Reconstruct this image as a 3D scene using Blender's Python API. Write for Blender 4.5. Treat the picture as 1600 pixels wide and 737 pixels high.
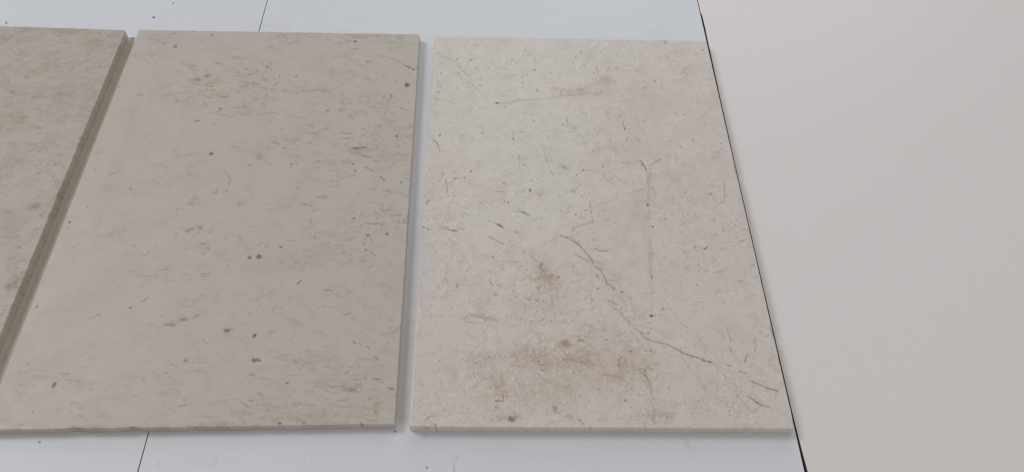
import bpy, math, random
import numpy as np
from mathutils import Matrix, Vector

# ------------------------------------------------------------------ camera, world, lamps, exposure
scene = bpy.context.scene
for o in list(bpy.data.objects):
    bpy.data.objects.remove(o)
COL = scene.collection
T = 0.011                      # slab thickness
CAM_H = 0.771 + T              # camera height above the white panels
F, CX, CY = 1200.0, 800.0, 368.5
d1 = Vector((-30.0, CY + 1390.0, -F)).normalized()
d2 = Vector((34000.0, -240.0, -F))
d2 = (d2 - d1 * d2.dot(d1)).normalized()
d3 = d2.cross(d1)
cam_rot = Matrix((d2, d1, d3))                 # camera -> world
cam = bpy.data.cameras.new('camera')
cam.sensor_width = 36.0
cam.sensor_fit = 'HORIZONTAL'
cam.lens = F * 36.0 / 1600.0
cam.clip_start = 0.01
cam.clip_end = 100.0
cam_o = bpy.data.objects.new('camera', cam)
m4 = cam_rot.to_4x4()
m4.translation = Vector((0, 0, CAM_H))
cam_o.matrix_world = m4
COL.objects.link(cam_o)
scene.camera = cam_o

world = bpy.data.worlds.new('World')
scene.world = world
world.use_nodes = True
wbg = world.node_tree.nodes['Background']
wbg.inputs['Color'].default_value = (1.0, 0.955, 0.93, 1)     # bounced light of the room
wbg.inputs['Strength'].default_value = 0.305


def area(name, loc, target, sx, sy, power, color):
    l = bpy.data.lights.new(name, 'AREA')
    l.shape = 'RECTANGLE'
    l.size, l.size_y = sx, sy
    l.energy = power
    l.color = color
    o = bpy.data.objects.new(name, l)
    o.location = loc
    o.rotation_euler = (Vector(target) - Vector(loc)).to_track_quat('-Z', 'Y').to_euler()
    COL.objects.link(o)
    return o


area('window_light', (-6.0, 3.6, 6.2), (0.1, 0.7, 0.0), 3.0, 3.0, 280.0, (0.92, 0.96, 1.0))
area('far_window_light', (0.8, 3.7, 1.35), (0.1, 0.7, 0.0), 3.0, 1.5, 22.0, (0.88, 0.95, 1.0))
area('room_light', (2.2, -2.0, 2.0), (0.3, 0.6, 0.0), 3.0, 1.6, 13.5, (1.0, 0.95, 0.90))
# added pale light beyond the slabs: its soft reflection lies on the polished slab
area('sheen_light', (0.12, 3.55, 3.1), (0.15, 1.0, 0.0), 1.05, 1.6, 6.5, (0.80, 1.0, 0.93))

vs = scene.view_settings
vs.view_transform = 'Standard'
vs.look = 'None'
vs.gamma = 1.0
vs.exposure = 0.05
scene.render.filter_size = 1.35
try:
    scene.cycles.filter_width = 1.35
except Exception:
    pass

CT = np.array(cam_rot)      # rows -> world axes in camera coords


def unproj(px, py, z):
    """point of the plane at height z that lies on the sight line of photo pixel (px, py)"""
    px = np.asarray(px, float)
    py = np.asarray(py, float)
    v = np.stack([(px - CX) / F, (CY - py) / F, -np.ones_like(px)], -1) @ CT.T
    s = (z - CAM_H) / v[..., 2]
    return np.stack([v[..., 0] * s, v[..., 1] * s], -1)


rng = np.random.default_rng(7)

# ------------------------------------------------------------------ small numpy helpers


def vnoise1(x, seed):
    r = np.random.default_rng(seed).uniform(-1, 1, 4096)
    x = np.asarray(x) + 1000.0
    i = np.floor(x).astype(int)
    f = x - i
    f = f * f * (3 - 2 * f)
    return r[i % 4096] * (1 - f) + r[(i + 1) % 4096] * f


def vnoise2(x, y, seed):
    r = np.random.default_rng(seed).uniform(-1, 1, (256, 256))
    x = np.asarray(x) + 500.0
    y = np.asarray(y) + 500.0
    i = np.floor(x).astype(int)
    j = np.floor(y).astype(int)
    fx, fy = x - i, y - j
    fx = fx * fx * (3 - 2 * fx)
    fy = fy * fy * (3 - 2 * fy)
    i0, i1, j0, j1 = i % 256, (i + 1) % 256, j % 256, (j + 1) % 256
    return (r[i0, j0] * (1 - fx) + r[i1, j0] * fx) * (1 - fy) + (r[i0, j1] * (1 - fx) + r[i1, j1] * fx) * fy


class Sheet:
    """A fine grid between four world corners; marks are stamped on its vertices."""

    def __init__(self, tl, tr, br, bl, us, vs_):
        self.us, self.vs = us, vs_                  # metres along the width / the depth, from bl
        self.W = np.linalg.norm(tr - tl)
        self.Hh = np.linalg.norm(tl - bl)
        a = (us / us[-1])[None, :, None]
        b = (vs_ / vs_[-1])[:, None, None]
        self.P = bl * (1 - a) * (1 - b) + br * a * (1 - b) + tr * a * b + tl * (1 - a) * b
        self.bl = bl
        self.ex = (br - bl) / np.linalg.norm(br - bl)
        self.ey = (tl - bl) / np.linalg.norm(tl - bl)
        self.Minv = np.linalg.inv(np.stack([self.ex, self.ey], 1))
        n = (len(vs_), len(us))
        self.ch = {k: np.zeros(n) for k in ('dark', 'ochre', 'light', 'rose', 'joint_shade')}

    def window(self, lo, hi, pad):
        c = np.array([[lo[0], lo[1]], [hi[0], lo[1]], [lo[0], hi[1]], [hi[0], hi[1]]])
        q = (c - self.bl) @ self.Minv.T
        u0, v0 = q.min(0) - pad - 0.003
        u1, v1 = q.max(0) + pad + 0.003
        i0, i1 = np.searchsorted(self.us, [u0, u1])
        j0, j1 = np.searchsorted(self.vs, [v0, v1])
        return slice(j0, j1), slice(i0, i1)

    def line(self, pts, w, a, ch='dark', rough=0.35, seed=0):
        pts = np.asarray(pts, float)
        sj, si = self.window(pts.min(0), pts.max(0), w * 2)
        Q = self.P[sj, si]
        if Q.size == 0:
            return
        # uneven course
        nx = vnoise2(Q[..., 0] * 260, Q[..., 1] * 260, 11 + seed) * w * rough
        ny = vnoise2(Q[..., 0] * 260, Q[..., 1] * 260, 31 + seed) * w * rough
        X, Y = Q[..., 0] + nx, Q[..., 1] + ny
        best = np.full(X.shape, 1e9)
        for (x0, y0), (x1, y1) in zip(pts[:-1], pts[1:]):
            dx, dy = x1 - x0, y1 - y0
            t = np.clip(((X - x0) * dx + (Y - y0) * dy) / (dx * dx + dy * dy + 1e-12), 0, 1)
            best = np.minimum(best, np.hypot(X - x0 - t * dx, Y - y0 - t * dy))
        k = np.clip(1.25 - best / w, 0, 1)
        k = k * k * (3 - 2 * k) * a
        var = 1.0 if ch == 'joint_shade' else 0.75 + 0.35 * vnoise2(X * 420, Y * 420, 77 + seed)
        tgt = self.ch[ch][sj, si]
        np.maximum(tgt, k * var, out=tgt)

    def blob(self, c, rx, ry, ang, a, ch='ochre', freq=300.0, edge=0.5, seed=0):
        c = np.asarray(c, float)
        r = max(rx, ry) * 1.6
        sj, si = self.window(c - r, c + r, 0)
        Q = self.P[sj, si]
        if Q.size == 0:
            return
        d = Q - c
        ca, sa = math.cos(ang), math.sin(ang)
        u = (d[..., 0] * ca + d[..., 1] * sa) / rx
        v = (-d[..., 0] * sa + d[..., 1] * ca) / ry
        rr = np.hypot(u, v)
        n = vnoise2(Q[..., 0] * freq, Q[..., 1] * freq, 5 + seed) * 0.6 + vnoise2(Q[..., 0] * freq * 2.3, Q[..., 1] * freq * 2.3, 6 + seed) * 0.4
        k = np.clip((1.0 + n * 0.45 - rr) / edge, 0, 1)
        k = k * k * (3 - 2 * k) * a
        tgt = self.ch[ch][sj, si]
        np.maximum(tgt, k, out=tgt)


def lines_for(length, step, r=0.0012):
    inner = np.linspace(r, length - r, int(round((length - 2 * r) / step)) + 1)
    e = np.array([0, 0.15, 0.4, 0.75]) * r / 1.0
    return np.concatenate([e, inner, (length - e)[::-1]])


def px_len(px):
    return px * 0.00066     # one photo pixel on the slabs, in metres (mean)


def grid_mesh(name, sh, top_z, thick, mat, edge_noise, corner_r=(0, 0, 0, 0), bevel=0.0012, side_levels=(0.25, 0.5, 0.75, 1.0), chips=(), rough_side=0.00014, seed=0, pit=0.0004):
    ny, nx = sh.P.shape[:2]
    P = sh.P.copy()
    U = np.broadcast_to(sh.us[None, :], (ny, nx))
    V = np.broadcast_to(sh.vs[:, None], (ny, nx))
    L, Wd = sh.vs[-1], sh.us[-1]
    u, v = U.copy(), V.copy()
    # edge wobble, fades inward
    amp = edge_noise

    def wob(s, sd):
        a = vnoise1(s * 60, sd) * 0.35 + vnoise1(s * 240, sd + 1) * 0.4 + vnoise1(s * 700, sd + 2) * 0.25
        c = np.clip(vnoise1(s * 130, sd + 3) - 0.55, 0, 1) * 3.0
        return amp * (a + c)
    fall = lambda d: np.exp(-d / 0.002)
    wl, wr, wb, wt = wob(V, seed + 1), wob(V, seed + 11), wob(U, seed + 21), wob(U, seed + 31)
    for side, s, w_, dep in chips:
        if side in 'lr':
            g = dep * np.exp(-((V - s * L) / w_) ** 4)
            if side == 'l':
                wl = wl + g
            else:
                wr = wr + g
        else:
            g = dep * np.exp(-((U - s * Wd) / w_) ** 4)
            if side == 'b':
                wb = wb + g
            else:
                wt = wt + g
    u += wl * fall(U) - wr * fall(Wd - U)
    v += wb * fall(V) - wt * fall(L - V)
    # rounded corners: bl br tr tl
    for r, cu, cv, su, sv in ((corner_r[0], 0, 0, -1, -1), (corner_r[1], Wd, 0, 1, -1), (corner_r[2], Wd, L, 1, 1), (corner_r[3], 0, L, -1, 1)):
        if r <= 0:
            continue
        a = (u - (cu - su * r)) * su
        b = (v - (cv - sv * r)) * sv
        mk = (a > 0) & (b > 0)
        k = np.where(mk, np.maximum(a, b) / np.maximum(np.hypot(a, b), 1e-9), 1)
        u = np.where(mk, cu - su * r + su * a * k, u)
        v = np.where(mk, cv - sv * r + sv * b * k, v)
    XY = sh.P + (u - U)[..., None] * sh.ex + (v - V)[..., None] * sh.ey
    d = np.minimum(np.minimum(U, Wd - U), np.minimum(V, L - V))
    r = bevel
    dd = np.clip(r - d, 0, r)
    Z = top_z - (r - np.sqrt(np.maximum(r * r - dd * dd, 0)))
    Z = Z - sh.ch['dark'] * pit + 0.00002 * vnoise2(XY[..., 0] * 400, XY[..., 1] * 400, 3 + seed)
    top = np.concatenate([XY, Z[..., None]], -1).reshape(-1, 3)
    idx = np.arange(ny * nx).reshape(ny, nx)
    q = np.stack([idx[:-1, :-1], idx[:-1, 1:], idx[1:, 1:], idx[1:, :-1]], -1).reshape(-1, 4)
    ring = np.concatenate([idx[0, :-1], idx[:-1, -1], idx[-1, :0:-1], idx[:0:-1, 0]])
    n = len(ring)
    rp = top[ring]
    cen = top.mean(0)
    # outward direction of every ring vertex
    tang = np.roll(rp, -1, 0) - np.roll(rp, 1, 0)
    out = np.stack([tang[:, 1], -tang[:, 0], np.zeros(n)], -1)
    out /= np.maximum(np.linalg.norm(out, axis=1, keepdims=True), 1e-9)
    verts = [top]
    faces = [q]
    prev = ring
    base = len(top)
    arc = np.cumsum(np.linalg.norm(rp - np.roll(rp, 1, 0), axis=1))
    for k, f in enumerate(side_levels):
        p = rp.copy()
        p[:, 2] = rp[:, 2] + (top_z - thick - rp[:, 2]) * f
        if f < 1:
            p += out * (vnoise2(arc * 350, np.full(n, f * 9.0), 90 + seed) * rough_side + rough_side * 0.3)[:, None]
        cur = base + np.arange(n)
        verts.append(p)
        faces.append(np.stack([np.roll(prev, -1), prev, cur, np.roll(cur, -1)], -1))
        prev = cur
        base += n
    V3 = np.concatenate(verts)
    Q = np.concatenate(faces)
    me = bpy.data.meshes.new(name)
    me.vertices.add(len(V3))
    me.vertices.foreach_set('co', V3.astype(np.float32).ravel())
    me.loops.add(Q.size)
    me.loops.foreach_set('vertex_index', Q.astype(np.int32).ravel())
    me.polygons.add(len(Q))
    me.polygons.foreach_set('loop_start', np.arange(0, Q.size, 4, dtype=np.int32))
    me.polygons.foreach_set('use_smooth', np.ones(len(Q), bool))
    me.update(calc_edges=True)
    # underside
    for chn in sh.ch:
        at = me.attributes.new(chn, 'FLOAT', 'POINT')
        vals = np.zeros(len(V3), np.float32)
        vals[:ny * nx] = np.clip(sh.ch[chn], 0, 1).ravel()
        rv = vals[ring]
        for k in range(len(side_levels)):
            s = ny * nx + k * n
            vals[s:s + n] = rv * (0.8 if chn == 'ochre' else 0.4)
        at.data.foreach_set('value', vals)
    me.materials.append(mat)
    o = bpy.data.objects.new(name, me)
    COL.objects.link(o)
    return o


# ------------------------------------------------------------------ materials
def new_mat(name):
    m = bpy.data.materials.new(name)
    m.use_nodes = True
    nt = m.node_tree
    return m, nt, nt.nodes['Principled BSDF']


def N(nt, t, **kw):
    n = nt.nodes.new(t)
    for k, v in kw.items():
        if k in n.inputs.keys():
            n.inputs[k].default_value = v
        else:
            setattr(n, k, v)
    return n


def mix(nt, fac, a, b, blend='MIX'):
    n = nt.nodes.new('ShaderNodeMix')
    n.data_type = 'RGBA'
    n.blend_type = blend
    n.clamp_factor = True
    for s, v in ((0, fac), (6, a), (7, b)):
        if isinstance(v, (int, float)):
            n.inputs[s].default_value = v
        elif isinstance(v, tuple):
            n.inputs[s].default_value = (*v, 1)
        else:
            nt.links.new(v, n.inputs[s])
    return n.outputs[2]


def math_(nt, op, a, b=None, c=None):
    n = nt.nodes.new('ShaderNodeMath')
    n.operation = op
    for i, v in enumerate((a, b, c)):
        if v is None:
            continue
        if isinstance(v, (int, float)):
            n.inputs[i].default_value = v
        else:
            nt.links.new(v, n.inputs[i])
    return n.outputs[0]


def maprange(nt, v, a, b, c=0.0, d=1.0, smooth=True):
    n = nt.nodes.new('ShaderNodeMapRange')
    n.interpolation_type = 'SMOOTHSTEP' if smooth else 'LINEAR'
    nt.links.new(v, n.inputs[0])
    for i, x in enumerate((a, b, c, d)):
        n.inputs[i + 1].default_value = x
    return n.outputs[0]


def noise(nt, co, scale, detail=3, rough=0.5, dist=0.0, off=(0, 0, 0), sc=(1, 1, 1)):
    mp = N(nt, 'ShaderNodeMapping')
    mp.inputs['Location'].default_value = off
    mp.inputs['Scale'].default_value = sc
    nt.links.new(co, mp.inputs['Vector'])
    n = N(nt, 'ShaderNodeTexNoise')
    n.inputs['Scale'].default_value = scale
    n.inputs['Detail'].default_value = detail
    n.inputs['Roughness'].default_value = rough
    n.inputs['Distortion'].default_value = dist
    nt.links.new(mp.outputs[0], n.inputs['Vector'])
    return n.outputs[0]


def attr(nt, name):
    n = N(nt, 'ShaderNodeAttribute')
    n.attribute_name = name
    return n.outputs['Fac']


def stone(name, base, alt, dark, ochre, light, rose, curl=0.0, cloud=0.5, grain=0.25, rough=0.5, off=0.0, stretch=(1, 1, 1), bump=0.15, spec=0.4):
    m, nt, bs = new_mat(name)
    co = N(nt, 'ShaderNodeTexCoord').outputs['Object']
    o3 = (off, off * 1.7, 0)
    c = mix(nt, maprange(nt, noise(nt, co, 9, 4, 0.6, 0.4, o3, stretch), 0.35, 0.68, 0, cloud), base, alt)
    # mid clouds
    c = mix(nt, maprange(nt, noise(nt, co, 55, 5, 0.65, 0.6, o3, stretch), 0.45, 0.75, 0, cloud * 0.55), c, dark)
    c = mix(nt, maprange(nt, noise(nt, co, 38, 4, 0.6, 0.3, (off + 3, 5, 0), stretch), 0.5, 0.8, 0, cloud * 0.8), c, light)
    c = mix(nt, maprange(nt, noise(nt, co, 14, 3, 0.6, 0.5, (off + 8, 1, 0), stretch), 0.5, 0.75, 0, cloud * 0.5), c, ochre)
    # fine grain
    sp = noise(nt, co, 1100, 2, 0.6, 0, (off, 2, 0))
    c = mix(nt, maprange(nt, sp, 0.62, 0.75, 0, grain * 1.2), c, dark)
    g = noise(nt, co, 520, 3, 0.7, 0.2, o3)
    c = mix(nt, maprange(nt, g, 0.5, 0.8, 0, grain), c, dark)
    c = mix(nt, maprange(nt, g, 0.5, 0.2, 0, grain), c, light)
    hgt = g
    oc = math_(nt, 'MULTIPLY', attr(nt, 'ochre'), maprange(nt, noise(nt, co, 130, 4, 0.65, 0.8, (off, 12, 0)), 0.38, 0.58, 0.4, 1.0))
    c = mix(nt, oc, c, ochre)
    c = mix(nt, attr(nt, 'rose'), c, rose)
    if curl > 0:
        # fossil hash: thin curly contour lines, light and dark, gathered in patches
        area_m = maprange(nt, noise(nt, co, 22, 3, 0.6, 0.2, (off + 2, 2, 0)), 0.38, 0.62, 0.15, 1)
        n1 = noise(nt, co, 150, 2.5, 0.55, 1.2, (off, 4, 0))
        r1 = maprange(nt, math_(nt, 'ABSOLUTE', math_(nt, 'SUBTRACT', n1, 0.52)), 0.0, 0.022, 1, 0)
        b1 = maprange(nt, noise(nt, co, 90, 2, 0.5, 0, (off, 9, 0)), 0.5, 0.6)
        f1 = math_(nt, 'MULTIPLY', math_(nt, 'MULTIPLY', r1, b1), math_(nt, 'MULTIPLY', area_m, curl * 0.55))
        n2 = noise(nt, co, 170, 2.5, 0.55, 1.4, (off + 5, 7, 0))
        r2 = maprange(nt, math_(nt, 'ABSOLUTE', math_(nt, 'SUBTRACT', n2, 0.5)), 0.0, 0.03, 1, 0)
        b2 = maprange(nt, noise(nt, co, 80, 2, 0.5, 0, (off + 4, 1, 0)), 0.47, 0.6)
        f2 = math_(nt, 'MULTIPLY', math_(nt, 'MULTIPLY', r2, b2), math_(nt, 'MULTIPLY', area_m, curl * 1.1))
        c = mix(nt, f1, c, dark)
        c = mix(nt, f2, c, light)
    c = mix(nt, attr(nt, 'light'), c, light)
    c = mix(nt, attr(nt, 'dark'), c, tuple(x * 0.55 for x in dark))
    nt.links.new(c, bs.inputs['Base Color'])
    rg = maprange(nt, noise(nt, co, 30, 3, 0.6), 0.3, 0.7, rough - 0.06, rough + 0.08)
    nt.links.new(rg, bs.inputs['Roughness'])
    bs.inputs['Specular IOR Level'].default_value = spec
    bp = N(nt, 'ShaderNodeBump')
    bp.inputs['Strength'].default_value = bump
    bp.inputs['Distance'].default_value = 0.0004
    nt.links.new(hgt, bp.inputs['Height'])
    nt.links.new(bp.outputs[0], bs.inputs['Normal'])
    return m


M_left = stone('limestone_warm', (0.545, 0.48, 0.42), (0.485, 0.423, 0.355), (0.27, 0.225, 0.175), (0.40, 0.325, 0.235), (0.56, 0.495, 0.45), (0.50, 0.41, 0.36), cloud=0.4, grain=0.12, off=4.2, stretch=(0.6, 1.25, 1))
M_mid = stone('limestone_beige', (0.582, 0.517, 0.464), (0.555, 0.497, 0.435), (0.35, 0.28, 0.225), (0.45, 0.355, 0.25), (0.64, 0.57, 0.515), (0.56, 0.46, 0.41), cloud=0.34, grain=0.2, off=1.3, stretch=(0.8, 1.2, 1))
M_right = stone('limestone_polished', (0.725, 0.655, 0.608), (0.67, 0.605, 0.56), (0.38, 0.295, 0.245), (0.53, 0.415, 0.31), (0.82, 0.755, 0.71), (0.65, 0.525, 0.48), curl=1.0, cloud=0.4, grain=0.28, rough=0.24, off=7.7, spec=0.5)


def painted(name, base, dirt, rough, off):
    m, nt, bs = new_mat(name)
    co = N(nt, 'ShaderNodeTexCoord').outputs['Object']
    c = mix(nt, maprange(nt, noise(nt, co, 5, 4, 0.6, 0.3, (off, 0, 0)), 0.35, 0.7, 0, 0.10), base, dirt)
    c = mix(nt, maprange(nt, noise(nt, co, 40, 5, 0.7, 0.3, (off, 3, 0)), 0.55, 0.8, 0, 0.12), c, dirt)
    sc = maprange(nt, noise(nt, co, 90, 2, 0.6, 0.5, (off, 6, 0), (1.0, 0.15, 1)), 0.70, 0.76, 0, 0.16)
    c = mix(nt, sc, c, dirt)
    if name == 'white_paint':
        c = mix(nt, attr(nt, 'ochre'), c, (0.55, 0.56, 0.50))
        c = mix(nt, attr(nt, 'light'), c, (0.92, 0.92, 0.93))
        c = mix(nt, attr(nt, 'rose'), c, (0.62, 0.60, 0.62))
        c = mix(nt, math_(nt, 'MULTIPLY', attr(nt, 'joint_shade'), maprange(nt, noise(nt, co, 70, 4, 0.6, 0.4), 0.3, 0.6, 0.9, 1.0)), c, (0.55, 0.465, 0.375))  # shade between the slabs mixed into the paint colour
        c = mix(nt, attr(nt, 'dark'), c, (0.16, 0.14, 0.13))
    nt.links.new(c, bs.inputs['Base Color'])
    bs.inputs['Roughness'].default_value = rough
    bp = N(nt, 'ShaderNodeBump')
    bp.inputs['Strength'].default_value = 0.06
    bp.inputs['Distance'].default_value = 0.0006
    nt.links.new(noise(nt, co, 120, 3, 0.6), bp.inputs['Height'])
    nt.links.new(bp.outputs[0], bs.inputs['Normal'])
    return m


M_white = painted('white_paint', (0.752, 0.766, 0.812), (0.60, 0.60, 0.62), 0.5, 0.0)
M_board = painted('warm_white_laminate', (0.82, 0.775, 0.765), (0.77, 0.73, 0.71), 0.42, 5.0)
M_under, _nt, _b = new_mat('dark_underlay')
_c = N(_nt, 'ShaderNodeTexCoord').outputs['Object']
_nt.links.new(mix(_nt, noise(_nt, _c, 60), (0.035, 0.028, 0.028), (0.06, 0.05, 0.045)), _b.inputs['Base Color'])
_b.inputs['Roughness'].default_value = 0.9
M_gap_side, _nt, _b = new_mat('dark_gap_side')  # side faces coloured dark to paint in the shade of gap and seam
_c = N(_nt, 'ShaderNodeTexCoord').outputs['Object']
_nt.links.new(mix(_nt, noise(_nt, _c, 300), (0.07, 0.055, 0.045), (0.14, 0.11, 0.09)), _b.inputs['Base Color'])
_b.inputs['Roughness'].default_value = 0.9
M_crumb, _nt, _b = new_mat('stone_crumb')
_c = N(_nt, 'ShaderNodeTexCoord').outputs['Object']
_nt.links.new(mix(_nt, noise(_nt, _c, 900), (0.17, 0.15, 0.13), (0.38, 0.35, 0.32)), _b.inputs['Base Color'])
_b.inputs['Roughness'].default_value = 0.85


def tag(o, label=None, cat=None, group=None, kind=None):
    for k, v in (('label', label), ('category', cat), ('group', group), ('kind', kind)):
        if v:
            o[k] = v
    return o


# ------------------------------------------------------------------ setting: floor panels with the seam and the dark gap
PANEL_T = 0.026


def flat_box(name, corners, z1, z0, mat, bevel=0.0008, parent=None):
    import bmesh
    bm = bmesh.new()
    lo = [bm.verts.new((x, y, z0)) for x, y in corners]
    hi = [bm.verts.new((x, y, z1)) for x, y in corners]
    bm.faces.new(hi)
    bm.faces.new(lo[::-1])
    for i in range(len(corners)):
        j = (i + 1) % len(corners)
        bm.faces.new((lo[i], lo[j], hi[j], hi[i]))
    if bevel:
        bmesh.ops.bevel(bm, geom=[e for e in bm.edges if all(v.co.z == z1 for v in e.verts)], offset=bevel, segments=3, affect='EDGES', profile=0.5)
    me = bpy.data.meshes.new(name)
    bm.to_mesh(me)
    bm.free()
    me.materials.append(mat)
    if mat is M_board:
        me.materials.append(M_gap_side)
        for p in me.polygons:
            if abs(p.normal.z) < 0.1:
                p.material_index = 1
    o = bpy.data.objects.new(name, me)
    COL.objects.link(o)
    o.parent = parent
    return o


def line_x(p, q):
    """x on the floor line through two photo points, as a function of y"""
    a, b = unproj(*p, 0.0), unproj(*q, 0.0)
    return lambda y: a[0] + (b[0] - a[0]) * (y - a[1]) / (b[1] - a[1])


seam = line_x((418, 0), (215, 737))
gap_l = line_x((1089.3, 0), (1257.5, 737))
Y0, Y1 = -0.5, 1.9
floor = flat_box('floor', [(-1.9, Y0), (2.2, Y0), (2.2, Y1), (-1.9, Y1)], -0.032, -0.05, M_under, 0)
tag(floor, kind='structure')


def panel(xl, xr, seed):
    # fine rows only where the panel shows above and below the slabs
    yt = np.concatenate([np.array([Y0, -0.1, 0.1]), np.arange(0.18, 0.31, 0.0016), np.arange(0.31, 0.844, 0.006), np.arange(0.845, 1.02, 0.0018), np.array([1.1, 1.4, 1.6, Y1])])
    tl, tr = np.array([xl(Y1), Y1]), np.array([xr(Y1), Y1])
    br, bl = np.array([xr(Y0), Y0]), np.array([xl(Y0), Y0])
    w = br[0] - bl[0]
    us = np.concatenate([[0, 0.0003, 0.0008], np.linspace(0.0016, w - 0.0016, int(w / 0.002)), [w - 0.0008, w - 0.0003, w]])
    vv = yt - Y0
    vv = np.concatenate([[0, 0.0004], vv[1:-1], [vv[-1] - 0.0004, vv[-1]]])
    return Sheet(tl, tr, br, bl, us, vv)


p1 = panel(lambda y: -1.9, lambda y: seam(y) - 0.0004, 1)
p2 = panel(lambda y: seam(y) + 0.0004, lambda y: gap_l(y), 2)


def fpt(x, y):
    return unproj(x, y, 0.0)


def fline(pts, wpx, a, ch='dark'):
    q = np.array([fpt(*p) for p in pts])
    for s in (p1, p2):
        s.line(q, wpx * 0.00072, a, ch, rough=0.5)


def fblob(x, y, rx, ry, ang, a, ch):
    for s in (p1, p2):
        s.blob(fpt(x, y), rx * 0.00072, ry * 0.0009, math.radians(-ang), a, ch, freq=220, edge=0.8)


for pts, w, a, ch in [
    ([(514, 10), (508, 18)], 1.4, 0.22, 'dark'), ([(490, 24), (498, 25)], 1.4, 0.2, 'dark'), ([(505, 28), (503, 36)], 1.6, 0.15, 'dark'),
    ([(447, 43), (455, 45)], 1.5, 0.25, 'dark'), ([(462, 42), (475, 42)], 1.2, 0.25, 'light'), ([(470, 40), (478, 41)], 1.0, 0.2, 'dark'),
    ([(524, 44), (528, 49), (533, 47)], 1.0, 0.4, 'dark'), ([(536, 48), (542, 49)], 1.0, 0.4, 'dark'), ([(585, 36), (586, 42)], 1, 0.12, 'dark'),
    ([(866, 11), (880, 10)], 1.0, 0.3, 'dark'), ([(850, 13), (860, 17)], 1.2, 0.5, 'light'), ([(868, 13), (884, 12)], 1.0, 0.5, 'light'),
    ([(374, 29), (378, 35)], 1.0, 0.3, 'dark'), ([(345, 32), (352, 33)], 1.0, 0.15, 'dark'),
    ([(714, 712), (711, 722), (709, 737)], 0.9, 0.45, 'dark'), ([(717, 706), (714, 713)], 0.8, 0.2, 'dark'),
    ([(480, 700), (480, 737)], 1.2, 0.45, 'light'), ([(569, 718), (568, 737)], 1.0, 0.3, 'light'), ([(300, 707), (303, 718)], 1.8, 0.16, 'dark'),
    ([(337, 715), (340, 726)], 1.4, 0.25, 'dark'), ([(342, 713), (342, 728)], 1.0, 0.3, 'light'), ([(247, 718), (249, 732)], 1.6, 0.2, 'dark'),
    ([(929, 735), (933, 722)], 0.8, 0.25, 'dark'), ([(935, 730), (937, 720)], 0.8, 0.15, 'dark'), ([(60, 700), (55, 716)], 2.0, 0.1, 'dark'),
    ([(170, 694), (178, 697)], 1.4, 0.12, 'dark'), ([(192, 725), (194, 728)], 1.2, 0.3, 'dark'), ([(205, 708), (207, 716)], 1.4, 0.14, 'dark'),
    ([(665, 680), (662, 690)], 1.8, 0.15, 'dark'), ([(490, 688), (494, 692)], 1.2, 0.2, 'light'), ([(461, 684), (465, 687)], 1.2, 0.3, 'dark'),
    ([(630, 660), (640, 672)], 2.0, 0.06, 'dark'), ([(150, 41), (151, 43)], 1.0, 0.5, 'dark'), ([(68, 693), (72, 694)], 1.0, 0.15, 'dark'),
    ([(605, 20), (606, 26)], 1, 0.1, 'dark'), ([(1088, 4), (1090, 10)], 1.0, 0.1, 'dark'),
]:
    fline(pts, w, a, ch)
fblob(1072, 688, 12, 5, 62, 0.5, 'ochre')
fblob(1080, 700, 7, 4, 20, 0.35, 'ochre')
for (x, y, rx, ry, a) in [(1030, 50, 40, 8, .15), (420, 40, 60, 10, .14), (860, 20, 30, 8, .12), (560, 30, 50, 12, .1), (120, 700, 60, 8, .12), (320, 720, 60, 12, .14), (900, 715, 80, 12, .1)]:
    fblob(x, y, rx, ry, 5, a, 'rose')
# shade of the two joints painted brown into the panel colour
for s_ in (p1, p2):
    s_.line(np.array([fpt(204, 69), fpt(100, 330), fpt(-40, 690)]), 0.011, 0.95, 'joint_shade', rough=0.1)
    s_.line(np.array([fpt(667, 80), fpt(654, 330)]), 0.010, 0.14, 'joint_shade', rough=0.1)
    s_.line(np.array([fpt(654, 330), fpt(641, 500)]), 0.010, 0.28, 'joint_shade', rough=0.1)
    s_.line(np.array([fpt(641, 500), fpt(630, 652)]), 0.010, 0.42, 'joint_shade', rough=0.1)
random.seed(4)
for _ in range(150):
    if random.random() < 0.5:
        x, y = random.uniform(0, 1080), random.uniform(0, 50)
    else:
        x, y = random.uniform(0, 1230), random.uniform(684, 737)
    a = random.uniform(0, math.pi)
    l = random.uniform(1, 6)
    fline([(x, y), (x + l * math.cos(a), y + l * math.sin(a))], random.uniform(0.6, 1.1), random.uniform(0.05, 0.2), random.choice(['dark', 'dark', 'light']))
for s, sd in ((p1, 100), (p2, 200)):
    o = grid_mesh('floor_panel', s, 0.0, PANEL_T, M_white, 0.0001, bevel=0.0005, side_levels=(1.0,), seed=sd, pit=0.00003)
    o.parent = floor
    o.data.materials.append(M_gap_side)
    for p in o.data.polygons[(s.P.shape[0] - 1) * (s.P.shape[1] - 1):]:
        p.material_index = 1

# ------------------------------------------------------------------ right board
edge_px = [(1262.2, 737), (1255.8, 714), (1249.6, 690), (1244.8, 672), (1236.0, 636), (1191.5, 444), (1148.6, 257), (1124.6, 150), (1105.9, 64), (1100.9, 40), (1096.8, 24), (1094.8, 21), (1090.6, 2)]
edge = [tuple(unproj(x, y, 0.0)) for x, y in edge_px]
board_pts = [(gap_l(Y0) + 0.012, Y0)] + edge + [(gap_l(Y1) + 0.002, Y1), (2.2, Y1), (2.2, Y0)]
board_pts = [board_pts[0]] + [board_pts[-1]] + board_pts[-2:0:-1]
board = flat_box('white_board', board_pts, 0.0004, -0.028, M_board, 0.0009)
for p in board.data.polygons:
    p.use_smooth = False
tag(board, 'large smooth plain warm-white board lying right of the narrow dark gap', 'board')

# ------------------------------------------------------------------ slabs
STEP = 0.00085


TOP = [T]


def tp(x, y):
    return unproj(x, y, TOP[0])


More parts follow.
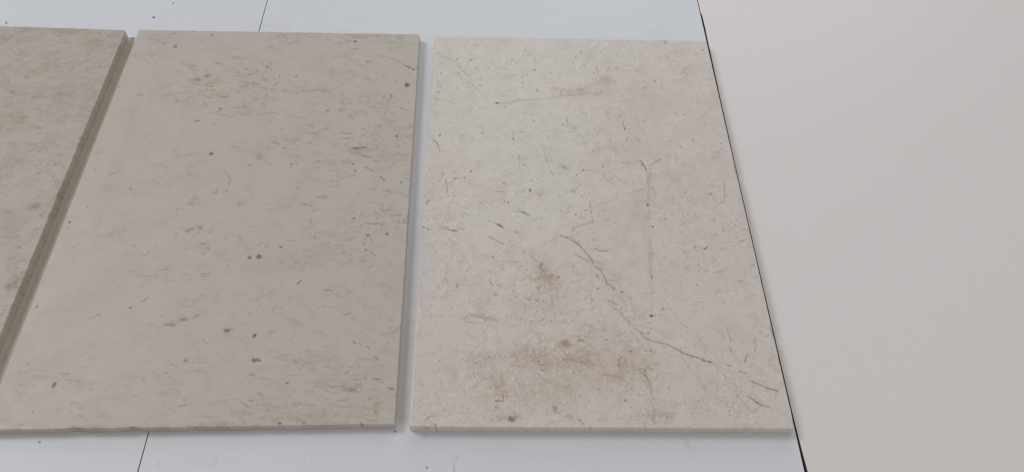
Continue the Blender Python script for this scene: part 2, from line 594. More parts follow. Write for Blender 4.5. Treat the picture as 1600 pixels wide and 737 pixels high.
def make_sheet(tl, tr, br, bl, step=STEP):
    w = (np.linalg.norm(tr - tl) + np.linalg.norm(br - bl)) / 2
    h = (np.linalg.norm(tl - bl) + np.linalg.norm(tr - br)) / 2
    return Sheet(tl, tr, br, bl, lines_for(w, step), lines_for(h, step))


T_RIGHT, T_LEFT = 0.013, 0.013
TOP[0] = T_RIGHT
S_right = make_sheet(tp(679, 57), tp(1103.5, 64), tp(1242.5, 669.5), tp(639.5, 666))
TOP[0] = T
S_mid = make_sheet(tp(217.5, 46.5), tp(656, 53.5), tp(617, 662.5), tp(-29, 672))
TOP[0] = T_LEFT
_tr, _br = tp(196.5, 47.0), tp(-62, 674)
_dir = tp(0, 40.5) - _tr
_dir = _dir / np.linalg.norm(_dir) * 0.398
S_left = make_sheet(_tr + _dir, _tr, _br, _br + _dir, 0.001)


def local_scale(x, y):
    """metres per photo pixel across, at that spot of the slab top"""
    return float(np.linalg.norm(tp(x + 1, y) - tp(x, y))), float(np.linalg.norm(tp(x, y + 1) - tp(x, y)))


def dl(s, pts, w=1.2, a=0.6, ch='dark', rough=0.5):
    q = np.array([tp(*p) for p in pts])
    sx, sy = local_scale(*pts[0])
    s.line(q, w * 0.5 * (sx + sy) * 0.8, min(1.0, a * 1.28), ch, rough)


def db(s, x, y, rx, ry, a=0.6, ch='dark', ang=0, freq=330, edge=0.5):
    sx, sy = local_scale(x, y)
    s.blob(tp(x, y), rx * sx * 1.1, ry * sy * 1.15, math.radians(-ang), min(1.0, a * 1.35), ch, freq, edge, seed=int(x) % 7)


TOP[0] = T
# ---- middle slab: short horizontal flecks
mid_lines = """336 98 348 101 1.3 .6|322 129 332 130 1.2 .45|322 134 332 135 1.3 .7|311 143 324 140 1.2 .55|318 150 330 153 1.4 .45|366 119 374 118 1.4 .4
374 135 377 135 1.2 .5|345 151 368 153 1.4 .2|534 52 550 53 1.2 .65|545 55 567 61 1.0 .35|541 64 549 64 1.3 .6|528 67 545 68 1.2 .4|553 77 559 77 1.3 .6
508 63 518 63 1.6 .35|460 64 470 64 1.8 .3|606 67 617 67 1.8 .35|532 90 548 91 1.5 .25|450 92 460 91 1.2 .2|400 110 404 111 1.3 .6|412 175 436 178 1.3 .4
488 164 495 163 1.3 .4|452 146 460 146 1.3 .25|480 196 488 195 1.2 .6|505 202 514 202 1.3 .5|475 207 495 209 1.2 .4|466 214 473 209 1.1 .3|533 208 553 208 1.0 .65
535 217 552 216 1.0 .75|425 222 435 226 1.4 .5|480 224 488 223 1.4 .5|552 231 572 230 2.0 .75|555 239 565 240 1.2 .5|570 244 583 246 1.3 .65|583 250 592 253 1.3 .6
608 259 618 258 1.6 .3|595 276 600 282 1.8 .65|604 297 611 302 1.4 .55|474 319 487 321 1.4 .55|486 332 498 327 1.4 .5|572 348 588 350 1.5 .6|588 349 600 351 1.7 .65
621 343 625 350 1.3 .4|476 278 481 278 1.5 .45|497 308 510 309 3.0 .3|600 332 620 335 1.4 .2|305 190 312 188 1.6 .65|312 382 322 380 1.5 .45|313 428 327 427 1.2 .6
315 431 325 431 1.1 .5|285 429 297 429 1.1 .3|222 471 232 465 1.8 .6|150 493 157 491 1.6 .6|138 498 148 496 1.4 .35|257 505 274 509 2.0 .4|302 498 311 491 1.8 .4
316 530 327 538 1.3 .35|60 491 70 490 1.3 .3|300 475 305 470 1.2 .35|577 368 582 378 1.3 .5|466 443 470 438 2.0 .65|505 453 517 453 1.3 .6|517 453 519 457 1.2 .6
592 442 612 449 1.2 .3|575 448 610 449 1.0 .2|490 517 503 520 1.4 .35|551 532 556 536 1.7 .5|573 540 577 544 1.3 .6|98 584 108 584 1.8 .5|103 592 126 596 1.2 .45
258 582 262 581 1.7 .5|390 584 400 587 1.4 .5|280 634 292 633 1.5 .5|375 625 393 637 1.5 .4|300 671 320 672 1.2 .5|475 568 495 567 1.8 .25|586 557 592 561 1.7 .6
450 586 467 586 1.5 .3|403 613 412 618 1.5 .5|505 602 534 604 1.5 .4|583 591 596 592 1.5 .5|606 604 615 607 1.7 .7|525 625 544 626 1.1 .55|455 631 490 632 1.4 .4
530 640 531 650 1.0 .3|112 667 124 671 1.5 .35|85 669 95 670 1.3 .3|20 670 33 670 1.2 .3|480 370 500 372 1.0 .2|562 335 566 338 1.4 .4|430 328 460 330 1.2 .2
150 170 155 169 1.2 .3|400 178 415 180 1.2 .3|440 178 465 182 1.0 .25|462 183 480 186 1.2 .3|380 165 396 171 1.2 .3|395 155 402 156 1.4 .4|505 247 515 250 1.2 .2
350 560 362 565 1.3 .2|478 546 498 548 1.3 .25|430 560 452 563 1.3 .25|560 560 575 562 1.2 .3|540 585 558 586 1.2 .3|545 650 560 652 1.3 .2|585 570 600 573 1.2 .3"""
for r in mid_lines.replace('\n', '|').split('|'):
    x0, y0, x1, y1, w, a = map(float, r.split())
    xm, ym = (x0 + x1) / 2, (y0 + y1) / 2 + random.uniform(-.8, .8)
    dl(S_mid, [(x0, y0), (xm, ym), (x1, y1)], w, a)
for x, y, rx, ry, a in [(311, 125, 7, 2.6, .45), (322, 119, 6, 2, .45), (325, 131, 9, 1.6, .35), (350, 152, 16, 2, .3), (371, 168, 13, 2.2, .3), (330, 141, 9, 2, .3), (380, 120, 8, 2, .22), (303, 103, 6, 2.4, .35),
                        (300, 358, 8, 3, .45), (313, 354, 6, 3, .4), (268, 506, 10, 3, .4), (288, 499, 9, 3.4, .45), (306, 494, 6, 2, .4), (557, 232, 9, 3, .5), (566, 243, 12, 2.4, .35), (505, 308, 12, 4, .3), (445, 322, 12, 3, .2)]:
    db(S_mid, x, y, rx, ry, a, ang=random.uniform(-12, 14), freq=260, edge=1.1)
dl(S_mid, [(588, 87), (605, 90), (620, 95), (633, 102)], 1.2, .4)
dl(S_mid, [(633, 102), (641, 107)], 2.0, .75)
dl(S_mid, [(571, 261), (578, 265), (585, 268)], 1.5, .6)
dl(S_mid, [(352, 268), (357, 275), (360, 282), (358, 290)], 2.2, .3)
mid_dots = """344 170 4 2 .55|385 108 2 1.5 .6|390 117 2 1.5 .5|396 130 2 2 .5|298 103 3 2 .3|274 73 3.2 2 .55|331 55 2.5 1.3 .6|186 136 2.5 1.5 .4|205 180 2 1.5 .35
265 54 1.5 1.2 .5|555 65 2.8 2.2 .8|418 105 2 1.6 .65|423 100 1.5 1.2 .5|646 109 2 1.7 .85|652 106 1.8 1.2 .7|636 133 4.5 3.2 .7|611 150 3.5 2.5 .4|563 159 2 1.5 .3
512 173 2.8 1.4 .7|600 118 3 1.5 .25|627 169 2 1.8 .35|444 231 3.5 2 .35|620 213 2.8 2 .6|552 256 2 1.7 .6|456 257 2.2 1.4 .6|453 262 1.7 1.4 .5|555 267 2 2.2 .6
627 285 3.5 1.8 .4|553 341 2 2 .55|632 347 2 2 .45|604 365 3.5 1.6 .7|405 245 7 6 .22|330 240 3.2 2.3 .75|155 238 3 1.3 .45|149 265 1.4 1.2 .5|204 295 2 1.6 .45|137 323 1.5 1.5 .5
109 347 1.6 1.6 .95|107 356 3 .9 .35|390 258 4 1.5 .35|380 251 3 1.3 .3|303 310 9 5 .13|294 361 5 2 .45|313 355 5 4 .3|390 402 4 2.8 .65|204 480 2.5 1.6 .7|346 489 1.3 1.2 .4
58 479 2 2 .45|404 401 4.8 3.8 .6|440 386 4.5 2.2 .65|492 370 1.8 1.5 .6|569 380 2 2.5 .5|572 390 2.3 1.8 .5|478 409 2 1.6 .3|610 412 2 2 .3|355 516 6 4.2 .6|398 524 3 3.5 .75
453 531 1.3 1.4 .55|605 535 1.2 3 .25|575 368 4 2 .6|85 601 3.5 5 .6|44 569 2.3 1.8 .35|290 563 2 2 .6|397 562 4 3.5 .65|307 667 1.6 1.4 1|355 668 5 1.8 .7|205 669 4 2 .35
404 562 5 2.8 .55|449 598 1.8 1.6 .9|571 591 1.4 1.4 .6|578 623 2 1.4 .6|437 661 3 1.8 .7|475 660 5 2.5 .3|565 662 3 2 .55|550 609 7 2.4 .3|290 634 1.5 1.2 .4|395 625 2 2 .4
52 643 1.5 1.5 .4|112 642 2.5 1.4 .3|147 661 2 1.4 .3|222 447 1.6 1.3 .3|260 420 2 1.3 .3|537 603 3 1.6 .4|535 602 2 1.5 .3|505 640 2.5 1.5 .4|525 648 2 2 .4"""
for r in mid_dots.replace('\n', '|').split('|'):
    x, y, rx, ry, a = map(float, r.split())
    db(S_mid, x, y, rx, ry, a, ang=random.uniform(-25, 25))
for x, y, rx, ry, a in [(310, 124, 12, 5, 1.0), (322, 118, 11, 4, 1.0), (335, 128, 18, 6, .45), (345, 148, 26, 7, .3), (560, 235, 22, 7, .35), (300, 357, 9, 3, .4), (266, 508, 10, 4, .6), (285, 499, 12, 5, .65), (355, 516, 8, 6, .7), (545, 607, 13, 6, .8),
                        (290, 563, 10, 5, .6), (405, 401, 6, 5, .5), (480, 650, 45, 10, .4), (588, 636, 9, 14, .55), (345, 664, 60, 7, .55), (140, 668, 40, 6, .5), (40, 660, 40, 10, .25),
                        (220, 668, 50, 5, .4), (500, 662, 60, 5, .4), (617, 617, 3, 6, .6), (430, 655, 20, 8, .35), (302, 110, 10, 5, .3), (626, 60, 10, 5, .4), (560, 57, 30, 4, .35), (637, 134, 6, 5, .3),
                        (130, 600, 20, 8, .25), (205, 588, 20, 5, .25), (180, 480, 50, 40, .1), (320, 380, 9, 3, .4), (215, 200, 30, 60, .12), (175, 300, 30, 60, .14), (250, 60, 40, 8, .2)]:
    db(S_mid, x, y, rx, ry, a, 'ochre', freq=150, edge=0.8)

# ---- random fine flecks, gathered the way the photo shows
R2 = np.random.default_rng(21)


def scatter(s, n, box, dens, lmin, lmax, wmin, wmax, amin, amax, spread, bend, ch='dark', tilt=0.0):
    x0, y0, x1, y1 = box
    k = 0
    tries = 0
    while k < n and tries < n * 12:
        tries += 1
        x, y = R2.uniform(x0, x1), R2.uniform(y0, y1)
        if R2.uniform() > dens(x, y):
            continue
        a = R2.normal(tilt, spread)
        l = R2.uniform(lmin, lmax)
        b = R2.normal(0, bend)
        pts = [(x, y)]
        for i in range(3):
            pts.append((pts[-1][0] + l / 3 * math.cos(a), pts[-1][1] + l / 3 * math.sin(a)))
            a += b
        dl(s, pts, R2.uniform(wmin, wmax), R2.uniform(amin, amax) * (0.75 if s is S_left else 1.0), ch, 0.6)
        k += 1


def dens_mid(x, y):
    n = float(vnoise2(x * 0.018, y * 0.03, 55)) * 0.5 + 0.5
    e = 1.0 if x > 230 else 0.45
    band = 0.5 + 0.9 * math.exp(-((y - 90 - (x - 300) * 0.45) / 70.0) ** 2) + 0.5 * (y > 560) + 0.6 * math.exp(-((x - 560) / 70) ** 2)
    return max(0.02, (n - 0.25)) * e * band


def inside_mid(f):
    return lambda x, y: f(x, y) if x > 222 - (y - 47) * 0.392 else 0


scatter(S_mid, 380, (0, 50, 652, 668), inside_mid(dens_mid), 3, 15, 0.9, 1.6, 0.10, 0.34, 0.22, 0.12)
scatter(S_mid, 260, (0, 50, 652, 668), inside_mid(dens_mid), 1.2, 3, 1.0, 2.0, 0.15, 0.5, 0.8, 0.3)
scatter(S_mid, 500, (0, 50, 652, 668), inside_mid(lambda x, y: 1), 3, 12, 1.0, 2.2, 0.10, 0.35, 0.5, 0.4, 'light')
scatter(S_mid, 260, (0, 50, 652, 668), inside_mid(dens_mid), 8, 30, 2.0, 5.5, 0.06, 0.17, 0.25, 0.15, tilt=0.1)
scatter(S_mid, 150, (0, 50, 652, 668), inside_mid(dens_mid), 2, 9, 2.2, 4.2, 0.14, 0.34, 0.35, 0.3, tilt=0.05)
scatter(S_mid, 34, (290, 95, 420, 200), lambda x, y: 1, 5, 16, 1.2, 2.4, 0.12, 0.3, 0.15, 0.1, tilt=0.22)
scatter(S_mid, 28, (500, 190, 650, 310), lambda x, y: 1, 5, 16, 1.2, 2.4, 0.12, 0.3, 0.25, 0.15, tilt=0.3)
scatter(S_mid, 40, (400, 590, 615, 660), lambda x, y: 1, 5, 16, 1.2, 2.4, 0.12, 0.3, 0.15, 0.1)

TOP[0] = T_RIGHT
# ---- right slab: cracks, streaks, fossils, stains
cracks = [
    ([(876, 368), (890, 372), (902, 381), (912, 390), (918, 397), (925, 405)], 1.5, .75),
    ([(925, 405), (928, 415), (938, 421), (944, 432), (948, 440)], 1.4, .65), ([(948, 442), (955, 448), (961, 452)], 1.7, .7),
    ([(952, 462), (962, 461), (966, 466)], 1.0, .35), ([(960, 481), (972, 490), (978, 498), (985, 505), (993, 510)], 1.3, .45),
    ([(993, 512), (1003, 522), (1008, 528), (1022, 533), (1032, 535), (1047, 539), (1060, 547), (1075, 555)], 1.5, .72),
    ([(1073, 554), (1090, 559), (1101, 562), (1112, 566)], 1.8, .85), ([(1112, 566), (1125, 577), (1135, 590)], 1.2, .3),
    ([(1132, 568), (1143, 571)], 1.2, .6), ([(1155, 580), (1166, 583)], 1.3, .75), ([(1172, 595), (1185, 599), (1198, 606), (1208, 609), (1216, 610)], 1.5, .9),
    ([(1170, 619), (1182, 628), (1190, 632), (1202, 636)], 1.6, .85), ([(1138, 596), (1147, 601), (1155, 607)], 1.2, .4),
    ([(1202, 636), (1220, 642), (1237, 655)], 1.0, .25), ([(1007, 584), (1012, 591), (1014, 597), (1017, 600)], 1.7, .9), ([(1017, 608), (1020, 614)], 1.4, .6),
    ([(929, 388), (938, 392), (950, 392)], 1.4, .7), ([(930, 384), (945, 388), (960, 390)], .9, .3), ([(898, 397), (912, 404), (922, 410)], 1.2, .5), ([(906, 402), (928, 407), (945, 414)], 1.1, .35),
    ([(932, 430), (936, 434)], 1.8, .65), ([(950, 437), (965, 439)], 1.2, .35), ([(950, 470), (958, 472), (966, 476)], 1.5, .6),
    ([(1001, 250), (1005, 258), (1010, 266)], 2.0, .8), ([(1015, 260), (1022, 255), (1034, 248)], 2.0, .45), ([(1024, 252), (1034, 248)], 1.4, .45), ([(970, 254), (985, 254)], 1.2, .5), ([(940, 256), (965, 254)], 1.0, .22),
    ([(921, 318), (924, 330), (926, 346)], 1.1, .5), ([(924, 347), (910, 352), (893, 357)], 1.1, .5), ([(816, 331), (826, 337)], 2.0, .9), ([(800, 329), (816, 332)], 1.1, .5), ([(804, 362), (811, 365)], 1.6, .75),
    ([(849, 232), (852, 240), (855, 252)], 1.1, .45), ([(811, 243), (811, 250)], 1.5, .5), ([(811, 250), (812, 262), (818, 268)], 1.0, .25), ([(802, 205), (803, 228)], 1.0, .3), ([(878, 258), (886, 264)], 1.7, .65), ([(879, 195), (900, 196)], 1.1, .4),
    ([(812, 207), (818, 206)], 1.3, .5), ([(676, 217), (682, 224), (685, 230), (686, 238)], 1.5, .5), ([(697, 281), (698, 290), (699, 303)], 1.5, .5), ([(699, 303), (702, 308)], 1.0, .35),
    ([(666, 319), (670, 312)], 1.4, .6), ([(708, 279), (716, 279)], 1.3, .7), ([(660, 354), (669, 359)], 1.7, .8), ([(697, 357), (705, 360), (713, 360)], 1.9, .85), ([(713, 360), (725, 357)], 1.2, .5), ([(685, 359), (697, 357)], 1.0, .35),
    ([(779, 350), (787, 356)], 2.8, .85), ([(763, 346), (780, 350)], 1.2, .4), ([(775, 300), (783, 299), (791, 301)], 1.2, .5), ([(763, 370), (772, 374), (783, 379)], 1.3, .6),
    ([(718, 105), (721, 110), (726, 114), (732, 121)], 1.2, .45), ([(732, 121), (738, 126)], 1.0, .25), ([(680, 84), (692, 89), (705, 95), (712, 97)], 4.5, .17),
    ([(773, 161), (780, 162), (800, 160), (825, 156), (838, 156)], 1.3, .38), ([(838, 156), (858, 154), (880, 150), (900, 149), (928, 144)], 1.4, .3), ([(900, 149), (915, 138), (935, 130), (950, 122)], 1.8, .2),
    ([(800, 158), (812, 155)], 1.3, .45), ([(740, 175), (770, 163)], 1.2, .22), ([(735, 130), (738, 160), (736, 180)], 1.0, .15), ([(845, 228), (850, 222)], 1, .2),
    ([(932, 105), (934, 112)], 1.5, .4), ([(904, 140), (906, 148), (910, 150)], 1.3, .4), ([(880, 139), (876, 148)], 1.8, .35), ([(976, 103), (982, 103)], 1.4, .4), ([(946, 177), (950, 183), (952, 188)], 1.3, .45),
    ([(972, 189), (975, 197), (977, 203)], 1.3, .5), ([(980, 212), (980, 220)], 1.2, .4), ([(1131, 281), (1132, 300), (1131, 316)], 1.6, .32), ([(1131, 316), (1122, 317)], 1.0, .3), ([(1103, 303), (1112, 306), (1120, 315)], 1.2, .35),
    ([(728, 503), (737, 504), (748, 503)], 1.2, .5), ([(770, 460), (778, 459)], 1.4, .5), ([(766, 441), (771, 446)], 1.4, .6), ([(773, 457), (777, 461), (774, 462)], 1.2, .6), ([(777, 446), (784, 444)], 1.2, .6),
    ([(715, 443), (714, 449)], 1.4, .6), ([(862, 462), (864, 472), (862, 482)], 1.1, .35), ([(829, 400), (834, 404), (840, 408)], 1.5, .5), ([(844, 412), (846, 420), (848, 423)], 1.7, .65), ([(841, 447), (840, 456)], 1.5, .6),
    ([(800, 510), (808, 507)], 1.2, .5), ([(1019, 430), (1019, 436)], 1.6, .6), ([(1180, 528), (1181, 538), (1180, 550)], 1.2, .55), ([(1137, 515), (1139, 524), (1142, 532)], 1.3, .45), ([(1141, 543), (1142, 549)], 2.0, .7), ([(1129, 525), (1132, 529)], 1.6, .6),
    ([(1166, 555), (1164, 565)], 1.5, .65), ([(967, 572), (967, 562), (974, 555)], 1.4, .6), ([(885, 605), (891, 602)], 1.5, .5), ([(775, 626), (787, 626), (787, 617)], 1.5, .75), ([(905, 655), (911, 662)], 1.8, .7),
    ([(1022, 647), (1021, 653)], 1.3, .6), ([(1020, 656), (1024, 661)], 1.3, .6), ([(666, 655), (673, 650)], 1.5, .55), ([(680, 649), (687, 650)], 1.3, .4), ([(862, 634), (870, 636), (866, 642), (873, 645)], 1.6, .5),
    ([(1016, 272), (1013, 300)], 2.6, .2), ([(1013, 300), (1014, 345)], 3.2, .17), ([(1016, 370), (1017, 430)], 3.6, .17), ([(1018, 440), (1018, 490)], 2.6, .12), ([(1012, 270), (1012, 288)], 1.6, .3),  # soft upright brown streak, drawn along with the cracks
    ([(1034, 480), (1038, 485)], 1.0, .7), ([(1038, 480), (1033, 485)], 1.0, .7), ([(904, 487), (903, 492)], 1.4, .6), ([(823, 466), (827, 469)], 1.6, .6), ([(838, 470), (842, 467)], 1.6, .6), ([(895, 605), (903, 640)], 1.0, .2),
    ([(1100, 389), (1105, 387)], 1.8, .7), ([(1156, 378), (1163, 376)], 1.5, .6), ([(845, 576), (849, 579)], 1.8, .6), ([(905, 530), (914, 532)], 2.0, .6), ([(1195, 605), (1200, 606)], 1.8, .8), ([(1099, 603), (1101, 607)], 1.8, .5),
    ([(1028, 580), (1050, 583)], 1, .15), ([(800, 570), (830, 575), (848, 590), (862, 600)], 1.6, .25), ([(880, 560), (910, 566), (930, 578)], 1.6, .25), ([(940, 585), (965, 588), (985, 598)], 1.8, .3),
]
for pts in [[(1040, 470), (1060, 500), (1085, 520), (1110, 552)], [(1112, 566), (1140, 580), (1172, 595)], [(1120, 590), (1150, 612), (1170, 619)], [(985, 505), (1020, 512), (1050, 530)],
            [(925, 405), (960, 430), (985, 470), (1000, 500)], [(1017, 601), (1019, 625), (1022, 647)], [(700, 110), (735, 128), (760, 158)], [(905, 265), (950, 270), (1001, 250)], [(783, 379), (830, 392), (876, 368)],
            [(1060, 547), (1080, 580), (1110, 615), (1150, 640)], [(848, 423), (862, 460), (868, 500)], [(640, 560), (700, 545), (760, 560)]]:
    dl(S_right, pts, 1.1, random.uniform(.16, .28), rough=1.6)
for pts, w, a in cracks:
    dl(S_right, pts, w, a, rough=0.8)
right_dots = """715 92 1.8 1.5 .8|737 94 1 2 .8|689 115 1.4 1.2 .6|776 161 3 1.4 .8|788 167 1.4 1.2 .6|835 110 2 1.3 .6|900 89 1.4 1.2 .45|816 130 1.8 1.2 .55|1009 138 1.6 1.4 .9|1024 127 1.6 1.3 .6|1099 79 2.5 1 .6
879 195 1.5 1.3 .7|802 217 1.6 1.3 .7|912 266 2.2 1.4 .85|901 273 1.3 1.1 .6|976 201 1.4 1.8 .6|980 217 1.3 1.3 .6|999 220 1.5 1.3 .7|1064 230 1.3 1.3 .5|896 299 6 4 .25|828 297 2.5 3.2 .6|1012 320 2 1.8 .65
1040 342 1.8 1.5 .85|1020 354 1.6 1.2 .85|916 328 1.3 1.3 .7|879 351 1.2 1.2 .5|687 212 2 2 .5|736 268 1.7 1.4 .7|750 317 1.8 1.3 .45|785 381 1.5 1.3 .8|730 422 1.7 1.5 .6|1018 493 4.2 2.2 .8|1050 409 1.6 1.2 .95
1147 384 1.3 1.3 .8|971 456 2.5 1.5 .6|1013 520 1.5 1.3 .75|985 549 2 1.4 .9|873 433 3 1.3 .65|863 430 2 1.5 .5|896 417 1.5 1.3 .7|1158 623 1.5 1.2 .6|884 535 9 6 .25|800 655 8 5 .5|867 637 5 4 .35|890 650 8 5 .2
1143 470 1.2 1.2 .7|1115 425 1.2 1.2 .5|1090 445 1.3 1.3 .5|1017 493 2 1.5 .8|841 565 3 1.5 .4|936 608 2 1.5 .4|977 625 3 2 .45|1045 605 2 1.5 .4|850 470 1.3 1.3 .5|820 480 1.3 1.3 .4|1080 250 1.3 1.3 .4"""
for r in right_dots.replace('\n', '|').split('|'):
    x, y, rx, ry, a = map(float, r.split())
    db(S_right, x, y, rx, ry, a, ang=random.uniform(-25, 25))
db(S_right, 757, 496, 24, 3.8, .2, 'dark', ang=13, freq=25, edge=0.35)
for x, y, rx, ry, a in [(850, 430, 34, 38, .7), (868, 445, 20, 24, .45), (840, 560, 70, 32, .75), (905, 560, 75, 30, .75), (880, 538, 28, 14, .9), (985, 575, 55, 34, .65), (780, 600, 40, 52, .55), (900, 560, 170, 60, .42), (850, 600, 120, 45, .4), (905, 143, 60, 9, .5), (945, 128, 24, 12, .5), (850, 470, 60, 50, .25), (750, 560, 40, 20, .4), (800, 652, 20, 14, .8), (1033, 648, 24, 16, .6),
                        (1020, 600, 12, 40, .3), (830, 600, 40, 20, .4), (1000, 575, 24, 14, .5), (1012, 550, 30, 14, .35), (842, 300, 12, 5, .35), (940, 130, 22, 12, .25), (1060, 110, 20, 14, .2), (900, 148, 50, 8, .2), (1118, 150, 10, 20, .25),
                        (1070, 255, 12, 6, .3), (1118, 240, 12, 10, .3), (1015, 410, 10, 70, .22), (1015, 300, 12, 50, .22), (1180, 495, 12, 8, .3), (1120, 410, 14, 10, .25), (830, 480, 20, 20, .15), (990, 412, 14, 6, .3),
                        (710, 575, 30, 20, .18), (745, 575, 30, 24, .3), (700, 420, 12, 10, .25), (950, 440, 30, 20, .15), (880, 575, 80, 20, .35)]:
    db(S_right, x, y, rx, ry, a, 'ochre', freq=120, edge=1.0)
for x, y, rx, ry, a in [(1020, 170, 60, 40, .35), (900, 150, 50, 14, .4), (725, 270, 40, 60, .25), (700, 130, 20, 10, .2), (1080, 330, 60, 60, .25), (780, 300, 60, 40, .2), (980, 200, 30, 90, .25), (1100, 620, 80, 40, .15),
                        (1000, 330, 20, 80, .3), (760, 560, 40, 20, .2), (1160, 320, 10, 40, .2), (950, 330, 30, 20, .2), (870, 640, 60, 20, .15)]:
    db(S_right, x, y, rx, ry, a, 'rose', freq=90, edge=1.4)


def dens_right(x, y):
    n = float(vnoise2(x * 0.02, y * 0.025, 155)) * 0.5 + 0.5
    return min(1, max(0.05, n - 0.15) * (0.35 + 0.9 * (y / 670.0) ** 1.3) * 1.6)


def inside_right(f):
    return lambda x, y: f(x, y) if x > 680 - (y - 57) * .0634 and x < 1100 + (y - 64) * 0.229 else 0


BX = (640, 60, 1240, 668)
scatter(S_right, 700, BX, inside_right(dens_right), 2, 8, .8, 1.4, .12, .42, 1.3, .55)
scatter(S_right, 500, BX, inside_right(dens_right), 1, 2.2, .9, 1.6, .25, .75, 1.5, .3)
scatter(S_right, 1500, BX, inside_right(dens_right), 1.5, 7, .9, 1.7, .25, .8, 1.3, .6, 'light')
scatter(S_right, 120, BX, inside_right(dens_right), 8, 24, 1.0, 1.8, .1, .3, .6, .35)
scatter(S_right, 160, BX, inside_right(dens_right), 8, 24, 1.4, 4.0, .06, .16, .6, .35)

TOP[0] = T_LEFT
# ---- left slab: soft brown clouds and dashes
left_marks = """156 52 5 1.6 .5|154 63 8 2 .5|100 62 6 2 .3|43 121 6 4 .5|20 143 4 4 .65|136 108 3 2 .5|80 122 7 3 .3|55 152 3 2.5 .5|120 165 2.5 2 .5|38 183 10 3 .4|30 190 14 5 .35|130 190 4 1.3 .4|88 257 3.5 1.8 .75
60 270 6 2.5 .55|78 271 2 3 .7|84 275 3 3 .6|66 298 4 2 .55|62 307 3 1.8 .4|55 322 9 4 .5|88 283 4 3 .45|85 328 2.2 4.5 .8|65 336 4 4 .45|56 357 2.5 6 .5|48 225 12 3 .35|20 276 2 2 .5|8 289 3 1.5 .5|30 386 5 3 .55|47 376 1.5 6 .35
35 425 4 1.8 .7|15 446 6 7 .45|24 441 4 2.5 .5|38 434 8 2.5 .45|8 483 2 1.5 .7|3 491 3 2 .6|10 105 14 5 .3|5 60 10 4 .3|70 100 10 3 .25|110 135 10 3 .25|90 190 12 4 .25|20 225 14 6 .25|125 216 3 3 .6|140 110 4 2 .3|30 95 14 4 .22
175 75 4 2 .3|95 240 5 2.5 .3|12 330 10 4 .3|10 370 8 4 .3|60 200 8 3 .4|100 180 6 3 .3|135 95 3 2 .4|160 120 5 2 .25|15 180 12 6 .3|5 115 8 3 .4"""
for r in left_marks.replace('\n', '|').split('|'):
    x, y, rx, ry, a = map(float, r.split())
    db(S_left, x, y, rx * 1.25, ry, a * 0.7, ang=random.uniform(0, 20), freq=420, edge=1.1)
for x, y, rx, ry, a in [(54, 323, 14, 8, .8), (20, 190, 40, 20, .45), (60, 110, 50, 14, .35), (20, 445, 18, 12, .7), (90, 300, 20, 30, .45), (100, 50, 50, 7, .5), (30, 250, 40, 20, .35), (150, 70, 30, 10, .4), (70, 150, 50, 14, .3), (10, 60, 30, 14, .3), (20, 350, 30, 20, .3)]:
    db(S_left, x, y, rx, ry, a, 'ochre', freq=110, edge=1.0)


def inside_left(f):
    return lambda x, y: f(x, y) if x < 192 - (y - 47) * 0.407 and y > 44 else 0


dl_dens = inside_left(lambda x, y: max(0.05, float(vnoise2(x * 0.03, y * 0.05, 255)) * .5 + .4))
scatter(S_left, 420, (-60, 44, 196, 560), dl_dens, 3, 14, 1.0, 2.4, .12, .4, .35, .3, tilt=-0.15)
scatter(S_left, 260, (-60, 44, 196, 560), dl_dens, 8, 26, 2.0, 5.0, .08, .24, .3, .2, tilt=-0.15)
scatter(S_left, 200, (-60, 44, 196, 560), dl_dens, 3, 12, 1.4, 3.0, .2, .6, .5, .4, 'light')

MM = 0.001
slab_r = grid_mesh('stone_slab', S_right, T_RIGHT, T_RIGHT, M_right, 0.17 * MM, (0.0015, 0.002, 0.001, 0.002), bevel=0.0010,
                   chips=(('r', 0.585, 0.006, 0.0024), ('r', 0.19, 0.009, 0.0028), ('r', 0.13, 0.004, 0.0012), ('r', 0.42, 0.003, 0.0008), ('r', 0.01, 0.005, 0.0012), ('t', 0.45, 0.003, 0.0008), ('r', 0.30, 0.003, 0.0005), ('t', 0.28, 0.004, 0.0007), ('t', 0.72, 0.006, 0.0005)), seed=1)
tag(slab_r, 'palest stone slab with long brown crack and tan stains, beside the white board', 'stone slab', 'stone slabs laid side by side')
slab_m = grid_mesh('stone_slab', S_mid, T, T, M_mid, 0.26 * MM, (0.003, 0.002, 0.0055, 0.002), bevel=0.0012,
                   chips=(('t', 0.74, 0.010, 0.0012), ('b', 0.22, 0.01, 0.0010), ('b', 0.36, 0.006, 0.0012), ('b', 0.66, 0.003, 0.0010), ('l', 0.5, 0.004, 0.0008), ('r', 0.45, 0.004, 0.0006), ('b', 0.5, 0.004, 0.0006), ('b', 0.9, 0.012, 0.0005)), seed=2)
tag(slab_m, 'matt beige stone slab with short horizontal brown flecks, between two other slabs', 'stone slab', 'stone slabs laid side by side')
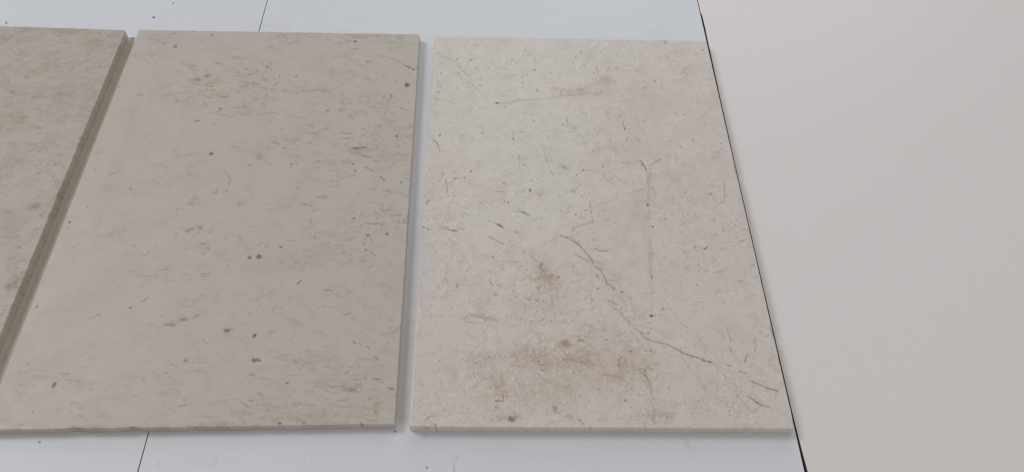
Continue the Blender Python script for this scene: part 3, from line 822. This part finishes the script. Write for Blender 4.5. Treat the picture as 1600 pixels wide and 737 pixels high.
slab_l = grid_mesh('stone_slab', S_left, T_LEFT, T_LEFT, M_left, 0.34 * MM, (0.003, 0.002, 0.004, 0.002), bevel=0.0010,
                   chips=(('r', 0.635, 0.004, 0.0013), ('r', 0.60, 0.003, 0.0008), ('r', 0.50, 0.003, 0.0010), ('r', 0.45, 0.004, 0.0008), ('r', 0.34, 0.005, 0.0006), ('t', 0.6, 0.01, 0.0007)), seed=3)
tag(slab_l, 'darker brownish mottled stone slab cut off by the left picture edge', 'stone slab', 'stone slabs laid side by side')

# ------------------------------------------------------------------ crumbs of stone lying on the panels
import bmesh


def crumb(x, y, rx, ry, rz, ang, seed, label):
    r = random.Random(seed)
    bm = bmesh.new()
    bmesh.ops.create_icosphere(bm, subdivisions=2, radius=1.0)
    for v in bm.verts:
        k = 1 + r.uniform(-0.28, 0.22)
        v.co = Vector((v.co.x * rx * k, v.co.y * ry * k, max(v.co.z, -0.7) * rz * k))
    zmin = min(v.co.z for v in bm.verts)
    for v in bm.verts:
        v.co.z -= zmin
    me = bpy.data.meshes.new('stone_crumb')
    bm.to_mesh(me)
    bm.free()
    me.materials.append(M_crumb)
    o = bpy.data.objects.new('stone_crumb', me)
    p = fpt(x, y)
    o.location = (p[0], p[1], 0.0)
    o.rotation_euler = (0, 0, math.radians(ang))
    COL.objects.link(o)
    tag(o, label, 'stone crumb', 'tiny stone crumbs on the white panels')


mm = 0.001
crumb(240, 27.5, 1.9 * mm, 1.3 * mm, .7 * mm, 8, 1, 'flat grey-brown crumb, largest above the middle slab, left of the panel seam')
crumb(10, 36.5, 1.2 * mm, 1.1 * mm, .8 * mm, 30, 2, 'tiny dark round crumb just above the left slab near the left picture edge')
crumb(271, 5.5, 1.0 * mm, 1.0 * mm, .6 * mm, 70, 3, 'tiny brown crumb on the white panel at the top picture edge')
crumb(617.5, 673.5, 1.0 * mm, .9 * mm, .7 * mm, 0, 4, 'dark round crumb on the white panel below the gap between middle and right slab')
crumb(667, 729.5, .8 * mm, .9 * mm, .6 * mm, 20, 5, 'dark crumb low on the white panel under the right slab, near the bottom picture edge')
crumb(61.5, 690, 1.3 * mm, .7 * mm, .5 * mm, -10, 6, 'flat grey crumb on the white panel below the middle slab, far left')
crumb(207.8, 60.5, 3.4 * mm, .7 * mm, .9 * mm, -6, 7, 'thin dark splinter at the top end of the gap beside the left slab')
